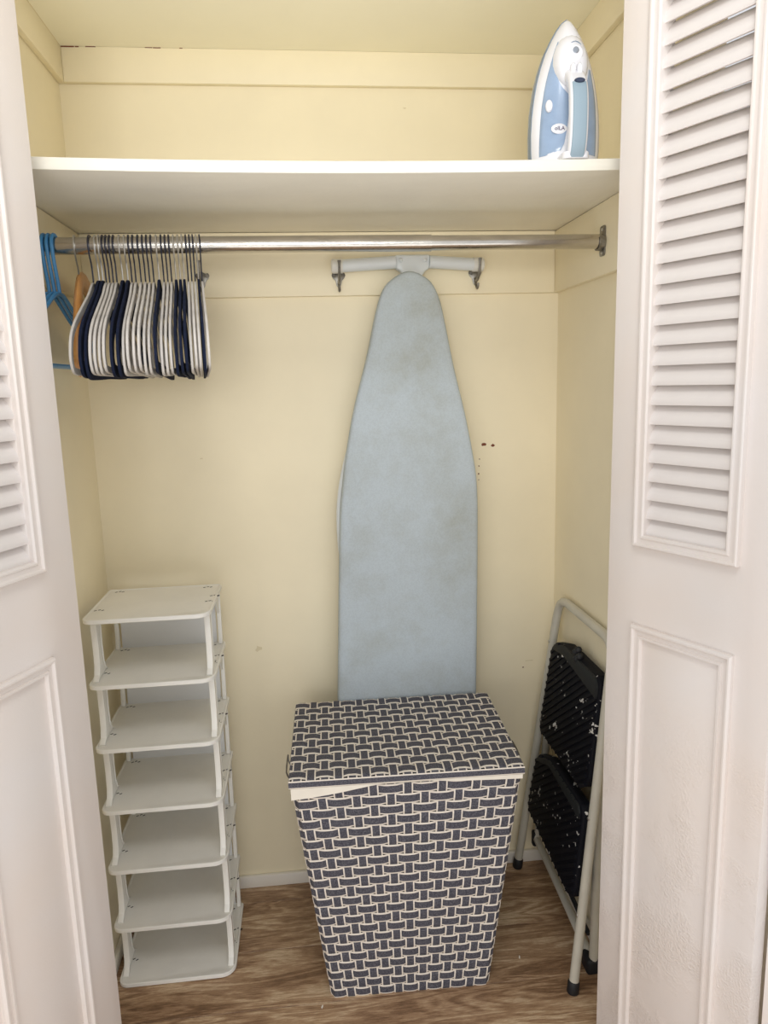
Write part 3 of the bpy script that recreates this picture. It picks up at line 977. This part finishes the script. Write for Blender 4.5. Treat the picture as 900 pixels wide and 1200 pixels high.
# front post profile in (y, z from the lower shelf up)
post = [(-0.302, 0.0), (-0.286, 0.010), (-0.279, 0.03), (-0.277, 0.07), (-0.281, ph), (-0.236, ph), (-0.240, 0.07), (-0.238, 0.03), (-0.228, 0.008), (-0.214, 0.0)]
pm = {}
for nm, xa, xb in (('l', RX0 + 0.010, RX0 + 0.016), ('r', RX1 - 0.016, RX1 - 0.010)):
    mb = MB().prism(post, lambda u, v, t: Vector((t, u, v)) - OR, xa, xb)
    pm[nm] = mb.mesh('front_post', M['rack'], bevel=0.001)
    xm = (xa + xb) / 2
    pm[nm + 'f'] = MB().tube([Vector((xm, y, z)) - OR for y, z in post[:5]], 0, flat=((1, 0, 0), 0.0022, 0.0065)).mesh('post_flange', M['rack'], bevel=0.0008)
    pm[nm + 'f2'] = MB().tube([Vector((xm, y, z)) - OR for y, z in post[5:]], 0, flat=((1, 0, 0), 0.0015, 0.0045)).mesh('post_flange', M['rack'], bevel=0.0006)
    bp_ = [(-0.084, 0), (-0.084, ph), (-0.092, ph), (-0.093, 0.03), (-0.098, 0.0)]
    pm[nm + 'b'] = MB().prism(bp_, lambda u, v, t: Vector((t, u, v)) - OR, xa - 0.004 if nm == 'l' else xa, xb if nm == 'l' else xb + 0.004).mesh('back_post', M['rack'], bevel=0.001)
    gs = [(-0.086, ph), (-0.150, ph), (-0.135, ph - 0.012), (-0.092, ph - 0.062), (-0.086, ph - 0.066)]
    pm[nm + 'g'] = MB().prism(gs, lambda u, v, t: Vector((t, u, v)) - OR, xa, xb).mesh('gusset', M['rack'], bevel=0.001)
xl, xr = RX0 + 0.020, RX1 - 0.020
bpn = [(xl, 0), (xr, 0), (xr, ph), (xr - 0.016, ph), (xr - 0.024, ph - 0.026), (xr - 0.08, ph - 0.030), (xl + 0.08, ph - 0.030), (xl + 0.024, ph - 0.026), (xl + 0.016, ph), (xl, ph)]
back_me = MB().prism(bpn, lambda u, v, t: Vector((u, t, v)) - OR, -0.0855, -0.0825).mesh('back_panel', M['rack_back'], bevel=0.0006)


def slot(x, y, a=0.6):
    l, w = 0.0030, 0.0011
    return [(x + l * cos(a) * i - w * sin(a) * j, y + l * sin(a) * i + w * cos(a) * j) for i, j in ((-1, -1), (1, -1), (1, 1), (-1, 1))]


mb = MB()
for bx, by, s in ((RX0 + 0.022, RYB - 0.022, 1), (RX1 - 0.040, RYB - 0.022, 1), (RX0 + 0.012, -0.25, 1), (RX1 - 0.020, -0.225, 1), (RX1 - 0.014, -0.18, 1)):
    for k in range(3):
        mb.prism(slot(bx + 0.008 * k, by + (0.004 if k == 1 else 0)), lambda u, v, t: Vector((u, v, t)) - OR, -0.002, 0.0004)
slot_me = mb.mesh('vent_slots', M['slot'], smooth=False)
for k, z in enumerate(tp):
    s = link('shelf', shelf_me, rk, (0, 0, z))
    v = link('vent_slots', slot_me, s)
    v.location = (0, 0, -0.0012)
    if k < 6:
        zb = tp[k + 1] - 0.0005
        if k == 5: zb = tp[6]
        for nm in ('l', 'r'):
            p = link('front_post', pm[nm], rk, (0, 0, zb))
            link('post_flange', pm[nm + 'f'], p); link('post_flange', pm[nm + 'f2'], p)
            link('back_post', pm[nm + 'b'], rk, (0, 0, zb))
            link('gusset', pm[nm + 'g'], rk, (0, 0, zb))
        link('back_panel', back_me, rk, (0, 0, zb))

# ------------------------------------------------------------------ woven hamper
HX, HY = 0.716, -0.282
hm = tag(empty('laundry_hamper', (HX, HY, 0), radians(-1.8)), 'tapered charcoal and cream woven laundry hamper with a lid', 'hamper')
HB = 0.556
A0, A1, B0, B1 = 0.179, 0.243, 0.137, 0.183


def ha(z): return A0 + (A1 - A0) * z / HB
def hb_(z): return B0 + (B1 - B0) * z / HB


NF, NSD, NR = 13, 9, 22
AMP, BASE, TH = 0.0019, 0.0034, 0.0011
mb = MB()
mb.loft([[Vector((-ha(z), -hb_(z), z)), Vector((ha(z), -hb_(z), z)), Vector((ha(z), hb_(z), z)), Vector((-ha(z), hb_(z), z))] for z in (0.0, HB)])
mb.build('basket_core', M['basket_core'], hm)


def strap(pts, nrm, wdir, width, closed=False):
    """tape with thickness; UV.y across"""
    n = len(pts)
    me = bpy.data.meshes.new('tape')
    vs, fs, uvs = [], [], []
    fr = (-0.5, -0.36, 0.36, 0.5)
    hgt = (0.0001, 0.0007, 0.0007, 0.0001)
    for p, nn, wv in zip(pts, nrm, wdir):
        for q, h in zip(fr, hgt): vs.append(p + wv * (q * width) + nn * (h + TH * 0.5))
        vs.append(p + wv * (0.5 * width) - nn * TH * 0.5)
        vs.append(p - wv * (0.5 * width) - nn * TH * 0.5)
    v6 = (0.0, 0.14, 0.86, 1.0, 1.0, 0.0)
    for i in range(n if closed else n - 1):
        j = (i + 1) % n
        for k in range(6):
            k2 = (k + 1) % 6
            fs.append((i * 6 + k, j * 6 + k, j * 6 + k2, i * 6 + k2))
            uvs.append((v6[k], v6[k], v6[k2], v6[k2]))
    if not closed:
        for o in (0, (n - 1) * 6):
            fs.append(tuple(o + k for k in range(6))); uvs.append(v6)
    me.from_pydata([tuple(v) for v in vs], [], fs)
    ul = me.uv_layers.new(name='UVMap')
    for pol, uu in zip(me.polygons, uvs):
        for li_, u in zip(pol.loop_indices, uu): ul.data[li_].uv = (0.5, u)
        pol.use_smooth = False
    bm = bmesh.new(); bm.from_mesh(me); bmesh.ops.recalc_face_normals(bm, faces=bm.faces); bm.to_mesh(me); bm.free()
    me.materials.append(M['strap'])
    return me


def sq(c): return max(-1.0, min(1.0, c * 1.7))


faces_ = [  # (start corner, end corner, columns) going round: front, right, back, left
    (lambda z: Vector((-ha(z), -hb_(z), z)), lambda z: Vector((ha(z), -hb_(z), z)), NF, Vector((0, -1, 0))),
    (lambda z: Vector((ha(z), -hb_(z), z)), lambda z: Vector((ha(z), hb_(z), z)), NSD, Vector((1, 0, 0))),
    (lambda z: Vector((ha(z), hb_(z), z)), lambda z: Vector((-ha(z), hb_(z), z)), NF, Vector((0, 1, 0))),
    (lambda z: Vector((-ha(z), hb_(z), z)), lambda z: Vector((-ha(z), -hb_(z), z)), NSD, Vector((-1, 0, 0)))]
pitch = HB / NR
SPC = 4
for j in range(NR):
    zc = (j + 0.5) * pitch
    pts, nr, wd_ = [], [], []
    col = 0
    for a, b, n, nn in faces_:
        pa, pb = a(zc), b(zc)
        slope = Vector((nn.x * (A1 - A0) / HB, nn.y * (B1 - B0) / HB, 1)).normalized()
        n2 = (nn - slope * nn.dot(slope)).normalized()
        for k in range(n * SPC):
            f = (k + 0.5) / (n * SPC)
            kap = col + f * n - 0.5
            edge = min(f, 1 - f)
            offv = BASE + AMP * sq(cos(pi * (kap + j)))
            p = pa.lerp(pb, f) + n2 * offv
            pts.append(p); nr.append(n2); wd_.append(slope)
        col += n
    link('tape', strap(pts, nr, wd_, pitch * 0.93, True), hm)
col = 0
for a, b, n, nn in faces_:
    slope = Vector((nn.x * (A1 - A0) / HB, nn.y * (B1 - B0) / HB, 1)).normalized()
    n2 = (nn - slope * nn.dot(slope)).normalized()
    for c in range(n):
        f = (c + 0.5) / n
        pts = []
        bot, top = a(0).lerp(b(0), f), a(HB).lerp(b(HB), f)
        for k in range(NR * 4 + 1):
            g = k / (NR * 4)
            rho = g * NR - 0.5
            pts.append(bot.lerp(top, g) + n2 * (BASE - AMP * sq(cos(pi * (col + c + rho)))))
        wdv = (b(0) - a(0)).normalized()
        link('tape', strap(pts, [n2] * len(pts), [wdv] * len(pts), 0.0222 if n == NF else 0.0235), hm)
    col += n

# cream cloth liner turned over the rim
LZ = HB + 0.004
mb = MB()
rings = []
prof_l = [(-1.0, 0.026), (-0.85, 0.0235), (-0.6, 0.016), (-0.36, 0.006), (-0.24, 0.0015), (0.20, 0.0015), (0.42, 0.006), (0.7, 0.0085), (1.0, 0.0105)]
for t, hgt in prof_l:
    x = t * (A1 + 0.0055)
    y = -(B1 + 0.0072)
    rings.append([Vector((x, y - 0.001, LZ - hgt)), Vector((x, y - 0.0016, LZ)), Vector((x, y + 0.004, LZ)), Vector((x, y + 0.004, LZ - hgt))])
mb.loft(rings)
mb.build('liner', M['liner'], hm, angle=60)
mb = MB()
for s in (-1, 1):
    xs = s * (A1 + 0.0065)
    mb.box(min(xs, xs - s * 0.004), max(xs, xs - s * 0.004), -(B1 + 0.006), B1 + 0.006, LZ - 0.012, LZ)
mb.box(-(A1 + 0.006), A1 + 0.006, B1 + 0.003, B1 + 0.0065, LZ - 0.012, LZ)
mb.build('liner', M['liner'], hm, bevel=0.001)

# lid
LA, LB = 0.2500, 0.1870
LT = 0.579
ld = MB().box(-LA, LA, -LB, LB, LZ + 0.0005, LT - 0.004).build('lid', M['basket_core'], hm, bevel=0.002)
NX, NY = 17, 11
pxl, pyl = 2 * LA / NX, 2 * LB / NY
ZB = LT - 0.004 + 0.0034
for j in range(NY):
    y = -LB + (j + 0.5) * pyl
    n = NX * 4
    pts = [Vector((-LA - 0.002 + (2 * LA + 0.004) * k / n, y, ZB - 0.0005 + 0.0017 * sq(cos(pi * (k / 4 - 0.5 + j))))) for k in range(n + 1)]
    pts = [pts[0] + Vector((-0.0015, 0, -0.012))] + pts + [pts[-1] + Vector((0.0015, 0, -0.012))]
    up_ = Vector((0, 0, 1))
    nr = [Vector((-1, 0, 0.2)).normalized()] + [up_] * (n + 1) + [Vector((1, 0, 0.2)).normalized()]
    link('tape', strap(pts, nr, [Vector((0, -1, 0))] * len(pts), pyl * 0.90), ld)
for c in range(NX):
    x = -LA + (c + 0.5) * pxl
    n = NY * 4
    pts = [Vector((x, -LB - 0.002 + (2 * LB + 0.004) * k / n, ZB - 0.0005 - 0.0017 * sq(cos(pi * (k / 4 - 0.5 + c))))) for k in range(n + 1)]
    pts = [pts[0] + Vector((0, -0.0012, -0.008))] + pts + [pts[-1] + Vector((0, 0.0015, -0.012))]
    nr = [Vector((0, -1, 0.2)).normalized()] + [Vector((0, 0, 1))] * (n + 1) + [Vector((0, 1, 0.2)).normalized()]
    link('tape', strap(pts, nr, [Vector((1, 0, 0))] * len(pts), pxl * 0.72), ld)
yl = -LB - 0.0042
pts = [Vector((-LA - 0.003 + (2 * LA + 0.006) * k / 12, yl, (LZ + LT) / 2 - 0.0005)) for k in range(13)]
link('tape', strap(pts, [Vector((0, -1, 0))] * 13, [Vector((0, 0, 1))] * 13, 0.0165), ld)
# wire carrying loops at the sides
for s in (-1, 1):
    x = s * (A1 + 0.006)
    MB().tube(spline([(x, -0.105, 0.520), (x + s * 0.012, -0.105, 0.545), (x + s * 0.013, -0.105, 0.560), (x + s * 0.013, -0.045, 0.560), (x + s * 0.012, -0.045, 0.545), (x, -0.045, 0.520)], 4), 0.0018, 6).build('side_handle', M['pewter'], hm)

# ------------------------------------------------------------------ folding step stool
SO = Vector((1.12, -0.26, 0.0))
ss = tag(empty('step_stool', SO), 'folded two-step stool with black treads leaning on the right wall', 'step stool')


def fp(y, z, dx=0.0): return Vector((1.081 + 0.0965 * z / 0.82 + dx, y, z)) - SO


def foot_y(side, z):
    return (-0.478 + 0.050 * z / 0.82) if side < 0 else (-0.030 - 0.052 * z / 0.82)


path = [fp(foot_y(-1, 0.012), 0.012), fp(foot_y(-1, 0.4), 0.4), fp(foot_y(-1, 0.76), 0.76)]
path += spline([fp(foot_y(-1, 0.765), 0.765), fp(-0.425, 0.80), fp(-0.405, 0.819), fp(-0.375, 0.824)], 4)
path += spline([fp(-0.14, 0.824), fp(-0.110, 0.819), fp(-0.088, 0.80), fp(foot_y(1, 0.765), 0.765)], 4)
path += [fp(foot_y(1, 0.4), 0.4), fp(foot_y(1, 0.012), 0.012)]
MB().tube(path, 0.0112, 14).build('main_frame', M['stool'], ss)
for side in (-1, 1):
    MB().tube([fp(foot_y(side, 0.0), 0.0), fp(foot_y(side, 0.003), 0.003), fp(foot_y(side, 0.026), 0.026), fp(foot_y(side, 0.030), 0.030)], [0.0125, 0.0142, 0.0138, 0.0115], 14).build('rubber_foot', M['rubber'], ss)
# rear frame folded behind the main one
rear = [(1.166, -0.405, 0.60), (1.152, -0.425, 0.10), (1.150, -0.428, 0.03)]
MB().tube([Vector(p) - SO for p in rear], 0.0108, 12).build('rear_leg', M['stool'], ss)
MB().tube([Vector(p) - SO for p in ((1.148, -0.405, 0.030), (1.140, -0.22, 0.068), (1.130, -0.06, 0.104), (1.137, -0.052, 0.14), (1.160, -0.080, 0.60))], 0.0105, 12).build('rear_leg', M['stool'], ss)
MB().box(1.131 - SO.x, 1.166 - SO.x, -0.440 - SO.y, -0.395 - SO.y, 0.0, 0.040).build('rubber_foot', M['rubber'], ss, bevel=0.008, seg=3)
MB().box(1.118 - SO.x, 1.142 - SO.x, -0.062 - SO.y, -0.040 - SO.y, 0.080, 0.125).build('rubber_foot', M['rubber'], ss, bevel=0.006, seg=3)
MB().tube([Vector(p) - SO for p in ((1.148, -0.40, 0.08), (1.136, -0.09, 0.150))], 0.006, 8).build('stay_bar', M['rubber'], ss)


def tread(poly, lip):
    P = [Vector((y, z)) for y, z in poly]
    rt_ = Vector((1, 0, 0))
    def to3(u, v, t): return fp(u, v, t)
    o = MB().prism(poly, to3, -0.013, 0.014).build('tread', M['tread'], ss, bevel=0.006, seg=3)
    # diagonal anti-slip ribs, clipped to the polygon
    d = Vector((-0.79, 0.61)).normalized(); n = Vector((-d.y, d.x))
    c = sum(P, Vector((0, 0))) / len(P)
    k = -12
    while k <= 12:
        q = c + n * k * 0.0165
        ts = []
        for i in range(len(P)):
            a, b = P[i], P[(i + 1) % len(P)]
            e = b - a
            den = d.x * e.y - d.y * e.x
            if abs(den) < 1e-9: continue
            t = ((a.x - q.x) * e.y - (a.y - q.y) * e.x) / den
            s = ((a.x - q.x) * d.y - (a.y - q.y) * d.x) / den
            if 0 <= s <= 1: ts.append(t)
        if len(ts) >= 2 and max(ts) - min(ts) > 0.04:
            a, b = q + d * (min(ts) + 0.011), q + d * (max(ts) - 0.011)
            w = n * 0.0042
            poly2 = [a - w, b - w, b + w, a + w]
            MB().prism([(p.x, p.y) for p in poly2], to3, -0.0165, -0.010).build('rib', M['tread'], o, bevel=0.001, seg=1)
        k += 1
    lp = MB().prism(lip, to3, -0.0175, -0.006).build('tread_lip', M['grip_black'], o, bevel=0.003)
    return o


t1 = tread([(-0.098, 0.452), (-0.088, 0.475), (-0.100, 0.690), (-0.125, 0.715), (-0.195, 0.735), (-0.40, 0.735), (-0.418, 0.715), (-0.428, 0.500), (-0.415, 0.475), (-0.380, 0.455)],
           [(-0.112, 0.694), (-0.128, 0.712), (-0.195, 0.731), (-0.395, 0.731), (-0.412, 0.714), (-0.412, 0.685), (-0.200, 0.706)])
mb = MB()
for dy, dz, r in ((-0.012, 0.010, 0.0095), (0.013, 0.012, 0.0095), (0.0, 0.022, 0.009), (0.0, 0.0, 0.011)):
    mb.ball(fp(-0.275 + dy, 0.728 + dz, -0.012), r)
mb.build('release_knob', M['rubber'], t1)
tread([(-0.088, 0.215), (-0.078, 0.235), (-0.092, 0.372), (-0.112, 0.395), (-0.195, 0.428), (-0.41, 0.428), (-0.428, 0.41), (-0.438, 0.235), (-0.428, 0.205), (-0.400, 0.195)],
      [(-0.105, 0.374), (-0.118, 0.392), (-0.195, 0.423), (-0.402, 0.423), (-0.416, 0.406), (-0.416, 0.395), (-0.200, 0.408)])
for y, z in ((foot_y(-1, 0.42), 0.42), (foot_y(-1, 0.19), 0.19), (foot_y(1, 0.70), 0.70)):
    p = fp(y, z, -0.011)
    mb = MB().ball(p, 0.0045, sc=(0.6, 1, 1))
    mb.build('rivet', M['wire'], ss)

# ------------------------------------------------------------------ crumbs on the floor
for i, (x, y, l, a, w) in enumerate(((0.038, -0.40, 0.009, 0.5, 'beside the left baseboard'), (0.99, -0.36, 0.005, 1.3, 'right of the hamper'), (0.505, -0.44, 0.005, 1.2, 'in front of the hamper'))):
    poly = [(x + u * l * cos(a) - v * sin(a) * 0.0016, y + u * l * sin(a) + v * cos(a) * 0.0016) for u, v in ((-1, -0.6), (0.2, -1), (1, -0.2), (0.8, 0.8), (-0.5, 1))]
    c = MB().prism(poly, lambda u, v, t: (u, v, t), 0.0, 0.0014).build('crumb', M['debris'], smooth=False)
    tag(c, 'tiny white crumb on the floor ' + w, 'crumb', 'crumbs on the floor')
